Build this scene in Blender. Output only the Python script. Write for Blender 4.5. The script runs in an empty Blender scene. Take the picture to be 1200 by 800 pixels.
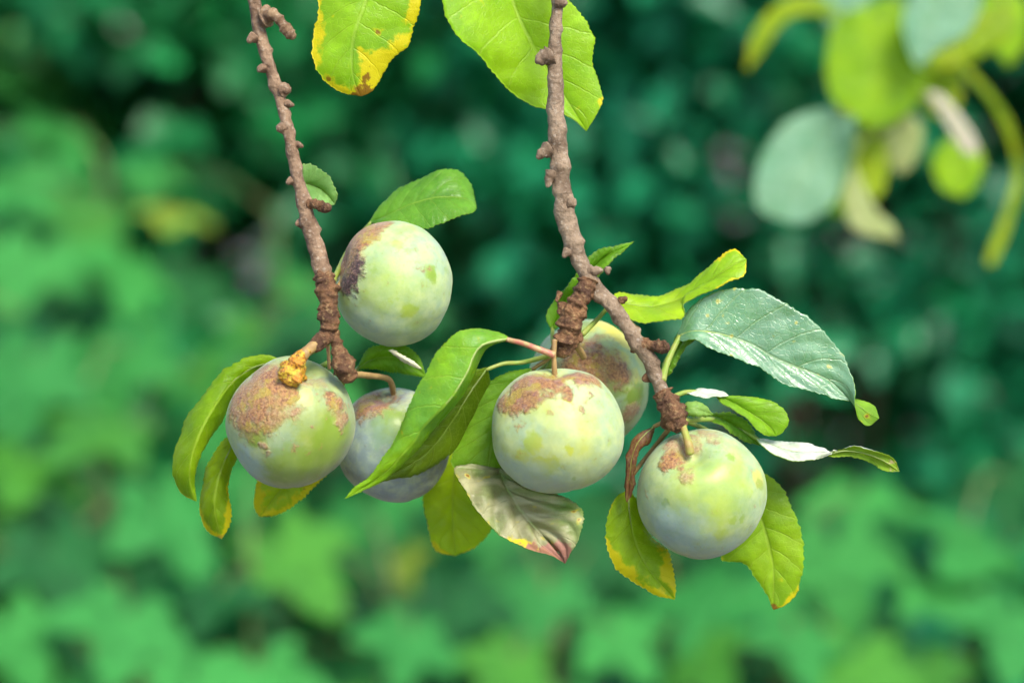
import bpy, math, random
import numpy as np
from mathutils import Vector, noise as mnoise

# ------------------------------------------------------------------ camera, sky, sun, exposure
scene = bpy.context.scene
COL = scene.collection
CAM = np.array([0.0, 0.0, 1.25])
PITCH = math.radians(-7.0)
LENS, SENSOR, FOCUS = 85.0, 36.0, 0.755
cd = bpy.data.cameras.new("camera")
cd.lens, cd.sensor_width = LENS, SENSOR
cd.clip_start, cd.clip_end = 0.02, 500
cd.dof.use_dof = True
cd.dof.focus_distance = FOCUS
cd.dof.aperture_fstop = 5.4
cam = bpy.data.objects.new("camera", cd)
COL.objects.link(cam)
cam.location = CAM
cam.rotation_euler = (math.radians(90) + PITCH, 0, 0)
scene.camera = cam
CX = np.array([1.0, 0, 0])
CY = np.array([0, -math.sin(PITCH), math.cos(PITCH)])       # up in the view
CZ = np.array([0, math.cos(PITCH), math.sin(PITCH)])        # away from the camera

SUN_EL, SUN_AZ = math.radians(48), math.radians(152)        # azimuth clockwise from +Y
world = bpy.data.worlds.new("World")
scene.world = world
world.use_nodes = True
wn = world.node_tree.nodes
sky = wn.new("ShaderNodeTexSky")
sky.sky_type = 'NISHITA'
sky.sun_disc = False
sky.sun_elevation = SUN_EL
sky.sun_rotation = SUN_AZ
sky.dust_density = 1.2
world.node_tree.links.new(sky.outputs[0], wn["Background"].inputs[0])
wn["Background"].inputs[1].default_value = 0.08
sd = bpy.data.lights.new("sun", 'SUN')
sd.energy = 1.5
sd.angle = math.radians(22)
sd.color = (1.0, 0.93, 0.80)
sun = bpy.data.objects.new("sun", sd)
COL.objects.link(sun)
sdir = Vector((math.sin(SUN_AZ) * math.cos(SUN_EL), math.cos(SUN_AZ) * math.cos(SUN_EL), math.sin(SUN_EL)))
sun.rotation_euler = sdir.to_track_quat('Z', 'Y').to_euler()
sun.location = (2, -2, 4)
scene.view_settings.view_transform = 'Standard'
scene.view_settings.look = 'None'
scene.view_settings.gamma = 1.0
scene.view_settings.exposure = 2.0
scene.render.engine = 'CYCLES'
scene.cycles.use_denoising = True
scene.cycles.diffuse_bounces = 3
scene.cycles.max_bounces = 6
scene.cycles.adaptive_threshold = 0.03


def P(px, py, d=0.0):
    """photo pixel + depth in mm behind the focus plane -> world point"""
    D = FOCUS + d / 1000.0
    k = SENSOR / LENS / 1200.0 * D
    return CAM + CX * ((px - 600) * k) + CY * ((400 - py) * k) + CZ * D


def MM(d=0.0):
    return SENSOR / LENS / 1200.0 * (FOCUS + d / 1000.0)     # metres per photo pixel


# ------------------------------------------------------------------ object helpers
WLOC = {}


def tag(o, label=None, cat=None, group=None, kind=None):
    for k, v in (("label", label), ("category", cat), ("group", group), ("kind", kind)):
        if v:
            o[k] = v
    return o


def thing(name, loc, label, cat, group=None):
    o = bpy.data.objects.new(name, None)
    o.empty_display_size = 0.02
    COL.objects.link(o)
    o.location = loc
    WLOC[o.name] = np.array(loc, float)
    return tag(o, label, cat, group)


def link_mesh(name, me, origin, parent=None):
    o = bpy.data.objects.new(name, me)
    COL.objects.link(o)
    origin = np.array(origin, float)
    WLOC[o.name] = origin
    if parent is not None:
        o.parent = parent
        o.location = origin - WLOC[parent.name]
    else:
        o.location = origin
    return o


def mesh_obj(name, verts, faces, mats, parent=None, origin=None, uv=None, mi=None, smooth=True):
    verts = np.asarray(verts, float)
    if origin is None:
        origin = verts.mean(axis=0)
    me = bpy.data.meshes.new(name)
    me.from_pydata((verts - np.array(origin)).tolist(), [], faces)
    if not isinstance(mats, (list, tuple)):
        mats = [mats]
    for m in mats:
        me.materials.append(m)
    if mi is not None:
        me.polygons.foreach_set("material_index", np.asarray(mi, np.int32))
    if smooth:
        me.polygons.foreach_set("use_smooth", np.ones(len(me.polygons), bool))
    if uv is not None:
        ul = me.uv_layers.new(name="UVMap")
        idx = np.empty(len(me.loops), np.int32)
        me.loops.foreach_get("vertex_index", idx)
        ul.data.foreach_set("uv", np.asarray(uv, np.float32)[idx].ravel())
    me.update()
    return link_mesh(name, me, origin, parent)


def crs(pts, n):
    """Catmull-Rom through pts, resampled to n points by arc length"""
    p = np.asarray(pts, float)
    if len(p) == 2:
        t = np.linspace(0, 1, n)[:, None]
        return p[0] * (1 - t) + p[1] * t
    q = np.vstack([2 * p[0] - p[1], p, 2 * p[-1] - p[-2]])
    out = []
    for i in range(1, len(q) - 2):
        t = np.linspace(0, 1, 24, endpoint=False)[:, None]
        a, b, c, d = q[i - 1], q[i], q[i + 1], q[i + 2]
        out.append(0.5 * (2 * b + (c - a) * t + (2 * a - 5 * b + 4 * c - d) * t ** 2 + (3 * b - a - 3 * c + d) * t ** 3))
    out.append(q[-2][None])
    o = np.vstack(out)
    s = np.r_[0, np.cumsum(np.linalg.norm(np.diff(o, axis=0), axis=1))]
    u = np.linspace(0, s[-1], n)
    return np.stack([np.interp(u, s, o[:, k]) for k in range(o.shape[1])], axis=1)


def nz(v):
    return v / (np.linalg.norm(v, axis=-1, keepdims=True) + 1e-12)


def n3(p, s, seed=0.0):
    return mnoise.noise(Vector((p[0] * s + seed * 7.3, p[1] * s + seed * 3.1, p[2] * s - seed * 5.7)))


def tube(name, pts, radii, mat, parent, seg=12, rings=24, rough=0.0, rscale=400.0, seed=0, rfun=None, cap=True, lumps=0, lamp=0.45, lwid=0.012):
    """round tapering shoot; pts world, radii metres, rough = relative relief of the bark"""
    pts = np.asarray(pts, float)
    C = crs(pts, rings)
    s0 = np.linspace(0, 1, len(radii))
    R = np.interp(np.linspace(0, 1, rings), s0, radii)
    if rfun is not None:
        R = R * np.array([rfun(t) for t in np.linspace(0, 1, rings)])
    T = nz(np.gradient(C, axis=0))
    up = np.array([0.3, 0.9, 0.2])
    A = nz(np.cross(T, up))
    B = nz(np.cross(T, A))
    th = np.linspace(0, 2 * np.pi, seg, endpoint=False)
    g = random.Random(seed + 77)
    LU = [((k + g.uniform(0.0, 1.0)) / lumps, math.pi * (k % 2) + g.uniform(-1.5, 1.5), lamp * g.uniform(.25, 1.2), lwid * g.uniform(.6, 1.3), g.uniform(.0, .3)) for k in range(lumps)]
    V = []
    for i in range(rings):
        ti = i / (rings - 1)
        near = [l for l in LU if abs(ti - l[0]) < 3 * l[3]]
        for a in th:
            dr = A[i] * math.cos(a) + B[i] * math.sin(a)
            r = R[i]
            for (t0, a0, am, wt, rnd) in near:
                x = (ti - t0) / wt
                x = x * (1.5 if x > 0 else 0.75)
                r *= 1 + am * math.exp(-x * x) * (rnd + (1 - rnd) * max(0, math.cos(a - a0)) ** 1.5)
            if rough:
                q = C[i] + dr * r
                r *= 1 + rough * (n3(q, rscale, seed) + 0.5 * n3(q, rscale * 2.6, seed + 3))
            V.append(C[i] + dr * r)
    F = []
    for i in range(rings - 1):
        for j in range(seg):
            k = (j + 1) % seg
            F.append((i * seg + j, i * seg + k, (i + 1) * seg + k, (i + 1) * seg + j))
    if cap:
        V.append(C[0] - T[0] * R[0] * 0.3)
        V.append(C[-1] + T[-1] * R[-1] * 0.5)
        a, b = len(V) - 2, len(V) - 1
        for j in range(seg):
            k = (j + 1) % seg
            F.append((a, k, j))
            F.append((b, (rings - 1) * seg + j, (rings - 1) * seg + k))
    return mesh_obj(name, V, F, mat, parent, origin=C[0])


# ------------------------------------------------------------------ material helpers
class NT:
    def __init__(self, name):
        self.m = bpy.data.materials.new(name)
        self.m.use_nodes = True
        self.t = self.m.node_tree
        self.b = self.t.nodes["Principled BSDF"]
        self.out = self.t.nodes["Material Output"]

    def link(self, a, b):
        self.t.links.new(a, b)

    def put(self, sock, v):
        if isinstance(v, bpy.types.NodeSocket):
            self.link(v, sock)
        elif isinstance(v, (tuple, list)) and len(v) == 3 and sock.type == 'RGBA':
            sock.default_value = (*v, 1)
        else:
            sock.default_value = v

    def math(self, op, a, b=0.0, c=None, clamp=False):
        n = self.t.nodes.new("ShaderNodeMath")
        n.operation = op
        n.use_clamp = clamp
        self.put(n.inputs[0], a)
        self.put(n.inputs[1], b)
        if c is not None:
            self.put(n.inputs[2], c)
        return n.outputs[0]

    def mix(self, f, a, b, mode='MIX'):
        n = self.t.nodes.new("ShaderNodeMix")
        n.data_type = 'RGBA'
        n.blend_type = mode
        self.put(n.inputs[0], f)
        self.put(n.inputs[6], a)
        self.put(n.inputs[7], b)
        return n.outputs[2]

    def step(self, x, lo, hi, a=0.0, b=1.0):
        n = self.t.nodes.new("ShaderNodeMapRange")
        n.interpolation_type = 'SMOOTHSTEP'
        if lo > hi:
            lo, hi, a, b = hi, lo, b, a
        self.put(n.inputs[0], x)
        for i, v in zip((1, 2, 3, 4), (lo, hi, a, b)):
            n.inputs[i].default_value = v
        return n.outputs[0]

    def noise(self, vec, scale, detail=3.0, rough=0.55, dist=0.0, w=None):
        n = self.t.nodes.new("ShaderNodeTexNoise")
        if w is not None:
            n.noise_dimensions = '4D'
            n.inputs["W"].default_value = w
        if vec is not None:
            self.link(vec, n.inputs["Vector"])
        n.inputs["Scale"].default_value = scale
        n.inputs["Detail"].default_value = detail
        n.inputs["Roughness"].default_value = rough
        n.inputs["Distortion"].default_value = dist
        return n.outputs["Fac"]

    def voro(self, vec, scale, feature='F1', out="Distance"):
        n = self.t.nodes.new("ShaderNodeTexVoronoi")
        n.feature = feature
        if vec is not None:
            self.link(vec, n.inputs["Vector"])
        n.inputs["Scale"].default_value = scale
        return n.outputs[out]

    def obj(self):
        return self.t.nodes.new("ShaderNodeTexCoord").outputs["Object"]

    def uv(self):
        n = self.t.nodes.new("ShaderNodeUVMap")
        n.uv_map = "UVMap"
        s = self.t.nodes.new("ShaderNodeSeparateXYZ")
        self.link(n.outputs[0], s.inputs[0])
        return n.outputs[0], s.outputs[0], s.outputs[1]

    def vmath(self, op, a, b):
        n = self.t.nodes.new("ShaderNodeVectorMath")
        n.operation = op
        self.put(n.inputs[0], a)
        self.put(n.inputs[1], b)
        return n

    def bump(self, h, dist, strength=1.0):
        n = self.t.nodes.new("ShaderNodeBump")
        n.inputs["Strength"].default_value = strength
        n.inputs["Distance"].default_value = dist
        self.link(h, n.inputs["Height"])
        return n.outputs[0]

    def set(self, **kw):
        names = dict(color="Base Color", rough="Roughness", spec="Specular IOR Level", normal="Normal",
                     sss="Subsurface Weight", sheen="Sheen Weight", coat="Coat Weight", coat_rough="Coat Roughness")
        for k, v in kw.items():
            self.put(self.b.inputs[names[k]], v)

    def translucent(self, color, fac, normal=None):
        tr = self.t.nodes.new("ShaderNodeBsdfTranslucent")
        self.put(tr.inputs[0], color)
        if normal is not None:
            self.link(normal, tr.inputs["Normal"])
        mx = self.t.nodes.new("ShaderNodeMixShader")
        self.put(mx.inputs[0], fac)
        self.link(self.b.outputs[0], mx.inputs[1])
        self.link(tr.outputs[0], mx.inputs[2])
        self.link(mx.outputs[0], self.out.inputs[0])


GREEN = (0.15, 0.30, 0.02)
GREEN2 = (0.09, 0.22, 0.018)
YELLOW = (0.66, 0.53, 0.02)
BROWN = (0.20, 0.065, 0.018)
PINKISH = (0.36, 0.15, 0.12)


def leaf_mat(name, c1=GREEN, c2=GREEN2, veins=7, slope=1.1, yel=0.0, spots=0.0, tip=0.0, tipcol=BROWN, under=False,
             rough=0.36, trans=0.56, pale=0.0, palecol=(0.6, 0.62, 0.55), seed=0.0, spec=0.32, edge_col=YELLOW, ribpale=0.0):
    n = NT(name)
    ob = n.obj()
    uvv, u, v = n.uv()
    av = n.math('ABSOLUTE', n.math('MULTIPLY_ADD', v, 2.0, -1.0))
    big = n.noise(ob, 55, 3, w=seed)
    mid = n.noise(ob, 190, 4, 0.6, w=seed + 2)
    fine = n.noise(ob, 900, 3, 0.6, w=seed + 4)
    w = n.math('SUBTRACT', n.math('MULTIPLY', u, float(veins)), n.math('MULTIPLY', av, slope))
    w = n.math('ADD', w, n.math('MULTIPLY', n.math('SUBTRACT', mid, 0.5), 0.22))
    tri = n.math('ABSOLUTE', n.math('SUBTRACT', n.math('FRACT', w), 0.5))
    vein = n.step(tri, 0.455, 0.5)
    mmask = n.step(av, 0.055, 0.015)
    ret = n.step(n.voro(ob, 620, 'DISTANCE_TO_EDGE'), 0.09, 0.0)
    veins_all = n.math('MAXIMUM', n.math('MULTIPLY', vein, 0.75), mmask)
    col = n.mix(n.step(big, 0.38, 0.62), c1, c2)
    col = n.mix(n.math('MULTIPLY', n.step(mid, 0.45, 0.75), 0.35), col, tuple(min(1, x * 1.7) for x in c1))
    lightv = tuple(min(1, 0.5 * a + 0.5 * b) for a, b in zip(c1, (0.42, 0.52, 0.18)))
    col = n.mix(n.math('MULTIPLY', ret, 0.22), col, lightv)
    col = n.mix(n.math('MULTIPLY', veins_all, 0.55 if not under else 0.7), col, lightv)
    if pale > 0:
        col = n.mix(n.math('MULTIPLY', n.step(n.math('ADD', mid, n.math('MULTIPLY', big, 0.7)), 0.60, 0.95), pale), col, palecol)
    if ribpale > 0:
        rp = n.math('MULTIPLY', n.step(tri, 0.18, 0.36), n.step(n.math('ADD', big, n.math('MULTIPLY', mid, 0.5)), 0.55, 0.8))
        col = n.mix(n.math('MULTIPLY', rp, ribpale), col, palecol)
    if yel > 0:
        k = n.math('ADD', n.math('MULTIPLY', n.math('POWER', av, 2.0), 0.42), n.math('MULTIPLY', u, 0.42))
        k = n.math('ADD', k, n.math('MULTIPLY', n.math('SUBTRACT', big, 0.5), 1.3))
        k = n.math('ADD', k, n.math('MULTIPLY', n.math('SUBTRACT', mid, 0.5), 0.9))
        col = n.mix(n.step(k, 1.0 - 0.75 * yel, 1.13 - 0.75 * yel), col, edge_col)
    if spots > 0:
        sp = n.noise(ob, 260, 1.5, 0.5, w=seed + 9)
        m = n.step(sp, 0.78 - 0.2 * spots, 0.83 - 0.2 * spots)
        halo = n.step(sp, 0.72 - 0.2 * spots, 0.80 - 0.2 * spots)
        col = n.mix(n.math('MULTIPLY', halo, 0.5), col, YELLOW)
        col = n.mix(n.math('MULTIPLY', m, 0.85), col, BROWN)
    if tip > 0:
        k = n.math('ADD', u, n.math('MULTIPLY', n.math('SUBTRACT', mid, 0.5), 0.5))
        k = n.math('ADD', k, n.math('MULTIPLY', n.math('SUBTRACT', big, 0.5), 0.5))
        col = n.mix(n.math('MULTIPLY', n.step(k, 1.08 - tip, 1.12 - tip), 0.9), col, tipcol)
    h = n.math('ADD', n.math('MULTIPLY', veins_all, 0.55 if under else -0.5), n.math('MULTIPLY', fine, 0.22))
    h = n.math('ADD', h, n.math('MULTIPLY', ret, 0.12 if under else -0.12))
    nor = n.bump(h, 0.0004, 0.8)
    n.set(color=col, rough=n.step(mid, 0.3, 0.75, rough - 0.06, rough + 0.14) if not under else 0.62,
          spec=spec if not under else 0.3, normal=nor)
    if not under and c1[2] < 0.1 and pale < 0.2:
        col = n.mix(1.0, col, (1.1, 1.15, 0.6), 'MULTIPLY')
        n.set(color=col)
    gm = n.t.nodes.new("ShaderNodeGamma")
    n.link(col, gm.inputs[0])
    gm.inputs[1].default_value = 0.66
    n.translucent(n.mix(1.0, gm.outputs[0], (1.35, 1.3, 0.4), 'MULTIPLY'), trans, nor)
    return n.m


def bark_mat(name, light=(0.30, 0.19, 0.13), dark=(0.12, 0.055, 0.035), speck=(0.42, 0.32, 0.26), seed=0.0, bumpd=0.0008):
    n = NT(name)
    ob = n.obj()
    a = n.noise(ob, 170, 4, 0.6, w=seed)
    b = n.noise(ob, 800, 4, 0.65, w=seed + 1)
    c = n.voro(ob, 700)
    col = n.mix(n.step(a, 0.36, 0.64), dark, light)
    col = n.mix(n.math('MULTIPLY', n.step(b, 0.52, 0.72), 0.6), col, speck)
    col = n.mix(n.math('MULTIPLY', n.step(b, 0.42, 0.28), 0.75), col, tuple(x * 0.35 for x in dark))
    lent = n.step(n.voro(ob, 330), 0.2, 0.12)
    col = n.mix(n.math('MULTIPLY', lent, 0.4), col, speck)
    h = n.math('ADD', b, n.math('MULTIPLY', c, 0.35))
    n.set(color=col, rough=0.72, spec=0.35, normal=n.bump(h, bumpd, 0.9))
    return n.m


def plain_mat(name, c1, c2, scale=300, rough=0.5, bumpd=0.0003, trans=0.0, seed=0.0, spec=0.4):
    n = NT(name)
    ob = n.obj()
    a = n.noise(ob, scale, 4, 0.6, w=seed)
    col = n.mix(n.step(a, 0.36, 0.64), c1, c2)
    nor = n.bump(a, bumpd, 0.8)
    n.set(color=col, rough=rough, spec=spec, normal=nor)
    if trans:
        n.translucent(n.mix(1.0, col, (1.4, 1.3, 0.6), 'MULTIPLY'), trans, nor)
    return n.m


# ------------------------------------------------------------------ setting: ground
def ground_mat():
    n = NT("leaf litter soil")
    ob = n.obj()
    a = n.noise(ob, 9, 5, 0.6)
    b = n.voro(ob, 26, out="Color")
    col = n.mix(n.step(a, 0.4, 0.65), (0.035, 0.022, 0.014), (0.085, 0.055, 0.03))
    col = n.mix(0.35, col, n.mix(0.5, b, (0.07, 0.045, 0.02), 'MULTIPLY'))
    n.set(color=col, rough=0.95, spec=0.2, normal=n.bump(n.noise(ob, 40, 5, 0.65), 0.02))
    return n.m


gv, gf = [], []
gx = np.r_[-200, -60, -20, np.linspace(-8, 8, 60), 20, 60, 200]
gy = np.r_[-200, -60, -20, np.linspace(-6, 12, 66), 25, 70, 250]
for yy in gy:
    for xx in gx:
        h = 0.05 * n3((xx, yy, 0), 0.9, 1) + 0.018 * n3((xx, yy, 0), 3.5, 2) if abs(xx) < 20 and -20 < yy < 25 else 0
        gv.append((xx, yy, h - 0.02))
for j in range(len(gy) - 1):
    for i in range(len(gx) - 1):
        a = j * len(gx) + i
        gf.append((a, a + 1, a + 1 + len(gx), a + len(gx)))
tag(mesh_obj("ground", gv, gf, ground_mat(), origin=(0, 0, 0)), kind="structure")

# ------------------------------------------------------------------ background shrubs
rng = random.Random(11)


def shrub_leaf_mat(name, c1, c2, rough=0.42, trans=0.35):
    n = NT(name)
    ob = n.obj()
    a = n.noise(ob, 3.0, 3)
    b = n.noise(ob, 30, 2)
    col = n.mix(n.step(a, 0.35, 0.65), c1, c2)
    col = n.mix(n.step(b, 0.60, 0.72), col, tuple(min(1, x * 1.8) for x in c1))
    n.set(color=col, rough=rough, spec=0.3)
    n.translucent(n.mix(1.0, col, (1.3, 1.3, 0.6), 'MULTIPLY'), trans)
    return n.m


SH_A = shrub_leaf_mat("dark glossy shrub leaf", (0.012, 0.215, 0.078), (0.008, 0.145, 0.066), 0.32)
SH_B = shrub_leaf_mat("mid green shrub leaf", (0.036, 0.200, 0.024), (0.020, 0.140, 0.024))
SH_D = shrub_leaf_mat("blue green shrub leaf", (0.016, 0.220, 0.056), (0.010, 0.150, 0.048), 0.36)
SH_C = shrub_leaf_mat("far shrub leaf", (0.012, 0.170, 0.058), (0.008, 0.120, 0.048))
STEM = bark_mat("shrub stem bark", (0.10, 0.07, 0.045), (0.04, 0.026, 0.018), (0.16, 0.13, 0.10))


def _px(px, py, D):
    k = SENSOR / LENS / 1200.0 * D
    return CAM + CX * ((px - 600) * k) + CY * ((400 - py) * k) + CZ * D


# gaps between the branches of the thicket: centre, half sizes
HOLLOWS = [(_px(125, 105, 3.0), np.array([.13, .75, .055])), (_px(985, 450, 2.8), np.array([.10, .6, .09])), (_px(900, 560, 2.8), np.array([.14, .6, .05])),
           (_px(560, 270, 3.1), np.array([.08, .6, .06])), (_px(265, 275, 3.0), np.array([.05, .6, .05]))]


def shrub(x, y, h, r, n, size, mat, label, group, seed, low=0.0):
    g = random.Random(seed)
    t = thing("leafy_shrub", (x, y, 0), label, "shrub", group)
    for k in range(5):
        a = g.uniform(0, 6.28)
        q = np.array([x + 0.05 * math.cos(a), y + 0.05 * math.sin(a), -0.03])
        e = np.array([x + r * 0.6 * math.cos(a), y + r * 0.6 * math.sin(a), h * g.uniform(0.75, 0.95)])
        m = (q + e) / 2 + np.array([g.uniform(-.1, .1), g.uniform(-.1, .1), 0.1])
        tube("stem", [q, m, e], [0.014, 0.009, 0.003], STEM, t, seg=7, rings=10)
    # clumps of leaves carried on the volume
    ncl = max(14, n // 80)
    cl = []
    for k in range(ncl):
        while True:
            p = np.array([g.uniform(-1, 1), g.uniform(-1, 1), g.uniform(-1, 1)])
            if 0.25 < np.dot(p, p) < 1:
                break
        cl.append(np.array([x, y, low + (h - low) / 2]) + p * np.array([r, r, (h - low) / 2]))
    R_ = np.random.default_rng(seed)
    cl = np.array(cl)
    p = cl[R_.integers(0, ncl, n)] + R_.normal(0, 0.075, (n, 3))
    p = p[p[:, 2] > 0.03]
    for (hc, hr) in HOLLOWS:
        p = p[np.sum(((p - hc) / hr) ** 2, axis=1) > 1]
    m_ = len(p)
    nrm = nz(nz(p - np.array([x, y, low + (h - low) / 2])) * 0.7 + np.array([0, -0.25, 0.75]) + R_.normal(0, 1, (m_, 3)) * np.array([.5, .5, .4]))
    ax = nz(np.cross(nrm, R_.normal(0, 1, (m_, 3))))
    ax[:, 2] -= 0.35
    ax = nz(ax)
    sd_ = nz(np.cross(nrm, ax))
    s = (size * R_.uniform(0.6, 1.3, m_))[:, None]
    w_ = s * R_.uniform(0.26, 0.38, m_)[:, None]
    dn = -nrm * s * 0.10
    V = np.stack([p, p + ax * s * .35 + sd_ * w_ - dn * .9, p + ax * s * .75 + sd_ * w_ * .75 - dn * .2, p + ax * s + dn * 1.6,
                  p + ax * s * .75 - sd_ * w_ * .75 - dn * .2, p + ax * s * .35 - sd_ * w_ - dn * .9, p + ax * s * .4], axis=1).reshape(-1, 3)
    tri_ = np.array([(0, 1, 6), (1, 2, 6), (2, 3, 6), (3, 4, 6), (4, 5, 6), (5, 0, 6)])
    F = (np.arange(m_)[:, None, None] * 7 + tri_[None]).reshape(-1, 3).tolist()
    f = mesh_obj("foliage", V, F, mat, t, origin=(x, y, h / 2))
    tag(f, kind="stuff")
    return t


SHRUBS = [
    # x, y, height, radius, leaves, leaf size, material
    (-1.75, 3.15, 1.75, 0.55, 6000, 0.060, SH_B),
    (-0.95, 3.30, 1.85, 0.55, 8000, 0.060, SH_B),
    (-0.25, 3.35, 1.90, 0.55, 10000, 0.050, SH_D),
    (0.40, 2.95, 1.90, 0.52, 12000, 0.046, SH_A),
    (1.02, 2.85, 1.85, 0.52, 12000, 0.046, SH_A),
    (1.80, 3.10, 1.80, 0.55, 6000, 0.055, SH_A),
]
OUT = "leafy shrub at the outer end of the thicket, beyond the lobed plants"
SL = [OUT, "mid green leafy shrub above the small yellowing lobed leaf", "dark teal shrub behind the gap between the two fruiting twigs",
      "dark teal shrub directly behind the big blue-green plum leaf", "dark teal shrub behind the out-of-focus leafy sprig", OUT]
for i, (x, y, h, r, n, s, m) in enumerate(SHRUBS):
    shrub(x, y, h, r, n, s, m, SL[i], "shrubs of the thicket", 100 + i)
for i, x in enumerate((-3.0, -1.9, -0.7, 0.5, 1.7, 2.9)):
    shrub(x, 4.5 + 0.2 * (i % 2), 2.5, 0.85, 5200, 0.105, SH_C, "tall dark shrub closing the thicket at the very back",
          "tall shrubs at the back of the thicket", 200 + i)


# ------------------------------------------------------------------ background plants with lobed leaves
def palmate_mesh(seed, mat):
    """five-lobed toothed leaf, unit width, attached at the origin, tip along +X, folded along its veins"""
    g = random.Random(seed)
    lobes = [(-2.25, .50), (-1.12, .80), (0.0, 1.0), (1.12, .80), (2.25, .50)]
    N = 84
    ths = np.linspace(-2.75, 2.75, N)
    lob = [(a + g.uniform(-.07, .07), l * g.uniform(.9, 1.08)) for a, l in lobes]
    ring = []
    for i, a in enumerate(ths):
        r = 0.34
        for la, ll in lob:
            d = abs(a - la)
            r = max(r, ll * (0.50 + 0.50 * max(0.0, 1 - d / 0.52) ** 0.9) if d < 0.75 else 0)
        r *= 1 + 0.045 * (1 if i % 2 else -1)
        ring.append((a, r))
    V, F = [(0, 0, 0)], []
    levels = (0.28, 0.55, 0.8, 1.0)
    for lv in levels:
        for a, r in ring:
            nearest = min(abs(a - la) for la, _ in lob)
            z = 0.10 * min(1, nearest / 0.55) * lv * r - 0.22 * (lv * r) ** 2 * 0.55
            z += 0.03 * n3((lv * r * math.cos(a), lv * r * math.sin(a), seed), 3.0, seed)
            V.append((lv * r * math.cos(a) * 0.5 * 1.15, lv * r * math.sin(a) * 0.62, z * 0.55))
    for i in range(N - 1):
        F.append((0, 1 + i, 2 + i))
    for k in range(len(levels) - 1):
        for i in range(N - 1):
            a = 1 + k * N + i
            F.append((a, a + N, a + N + 1, a + 1))
    me = bpy.data.meshes.new("leaf")
    me.from_pydata(V, [], F)
    me.materials.append(mat)
    me.polygons.foreach_set("use_smooth", np.ones(len(me.polygons), bool))
    return me


def palm_mat(name, c1, c2):
    n = NT(name)
    ob = n.obj()
    a = n.noise(ob, 3.5, 3)
    b = n.noise(ob, 14, 4, 0.6)
    col = n.mix(n.step(a, 0.35, 0.65), c1, c2)
    col = n.mix(n.math('MULTIPLY', n.step(b, 0.45, 0.75), 0.4), col, tuple(min(1, x * 1.5) for x in c1))
    rnd = n.t.nodes.new("ShaderNodeObjectInfo").outputs["Random"]
    col = n.mix(n.step(rnd, 0.0, 1.0, 0.0, 0.75), col, (c1[0] * 1.3, c1[1] * 1.2, c1[2] * 1.05))
    col = n.mix(n.math('MULTIPLY', n.step(n.noise(ob, 7, 2, 0.5, 1.0), 0.52, 0.66), 0.55), col, tuple(x * 0.55 for x in c2))
    nor = n.bump(b, 0.02, 0.5)
    n.set(color=col, rough=0.5, spec=0.25, normal=nor)
    n.translucent(n.mix(1.0, col, (1.35, 1.3, 0.6), 'MULTIPLY'), 0.3, nor)
    return n.m


PM = palm_mat("lobed leaf mint", (0.038, 0.255, 0.052), (0.026, 0.20, 0.038))
PM2 = palm_mat("lobed leaf grass green", (0.055, 0.24, 0.025), (0.035, 0.19, 0.028))
PM3 = palm_mat("lobed leaf painted shade", (0.012, 0.115, 0.026), (0.008, 0.075, 0.020))  # darkened copy of the leaf green, paints shaded gaps between the front plants
PMY = palm_mat("yellowing lobed leaf", (0.26, 0.36, 0.035), (0.13, 0.28, 0.035))
PALM = [palmate_mesh(s, m) for s, m in ((1, PM), (2, PM2), (3, PM), (4, PM3), (5, PM), (7, PM2), (8, PM3), (9, PM), (10, PM))]
PALM_SHADE = [PALM[3], PALM[6]]
PALMY = palmate_mesh(6, PMY)
CANE = plain_mat("green cane", (0.06, 0.12, 0.03), (0.12, 0.10, 0.04), 60, 0.55)
PET = plain_mat("leaf stalk green", (0.10, 0.18, 0.05), (0.16, 0.15, 0.05), 60, 0.5)


def place_palm(parent, pos, size, nrm, tipdir, me):
    o = bpy.data.objects.new("leaf", me)
    COL.objects.link(o)
    o.parent = parent
    nrm = nz(np.array(nrm, float))
    ax = np.array(tipdir, float)
    ax = nz(ax - nrm * np.dot(ax, nrm))
    sy = np.cross(nrm, ax)
    from mathutils import Matrix
    M = Matrix(((ax[0], sy[0], nrm[0]), (ax[1], sy[1], nrm[1]), (ax[2], sy[2], nrm[2])))
    o.rotation_mode = 'QUATERNION'
    o.rotation_quaternion = M.to_quaternion()
    o.scale = (size, size, size)
    o.location = pos - WLOC[parent.name]
    WLOC[o.name] = pos
    return o


def lobed_plant(x, y, leaves, label, group, seed, pal=None):
    """leaves: (world point, width, normal, yellow)"""
    pal = pal or PALM
    g = random.Random(seed)
    t = thing("lobed_leaf_plant", (x, y, 0), label, "plant", group)
    top = max(l[0][2] for l in leaves)
    base = np.array([x, y, -0.03])
    cen = np.mean([l[0] for l in leaves], axis=0)
    tip = np.array([cen[0], cen[1] + 0.04, top - 0.03])
    canep = crs([base, np.array([x * .6 + cen[0] * .4 + g.uniform(-.03, .03), y + 0.03, top * 0.5]), tip], 16)
    tube("cane", canep, [0.006, 0.005, 0.003], CANE, t, seg=8, rings=16)
    for (p, size, nrm, yel) in leaves:
        tipdir = np.array([g.gauss(0, .35), -0.55, -0.8])
        lf = place_palm(t, p, size, nrm, tipdir, PALMY if yel else pal[g.randrange(len(pal))])
        j = np.argmin(np.abs(canep[:, 2] - max(0.15, p[2] - 0.05)))
        q = canep[j]
        pet = tube("leaf_stalk", [q, (q + p) / 2 + np.array([0, 0.01, 0.02]), p], [0.0022, 0.0016, 0.0014], PET, t, seg=6, rings=8)
    return t


def PD(px, py, D):
    return P(px, py, (D - FOCUS) * 1000)


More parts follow.
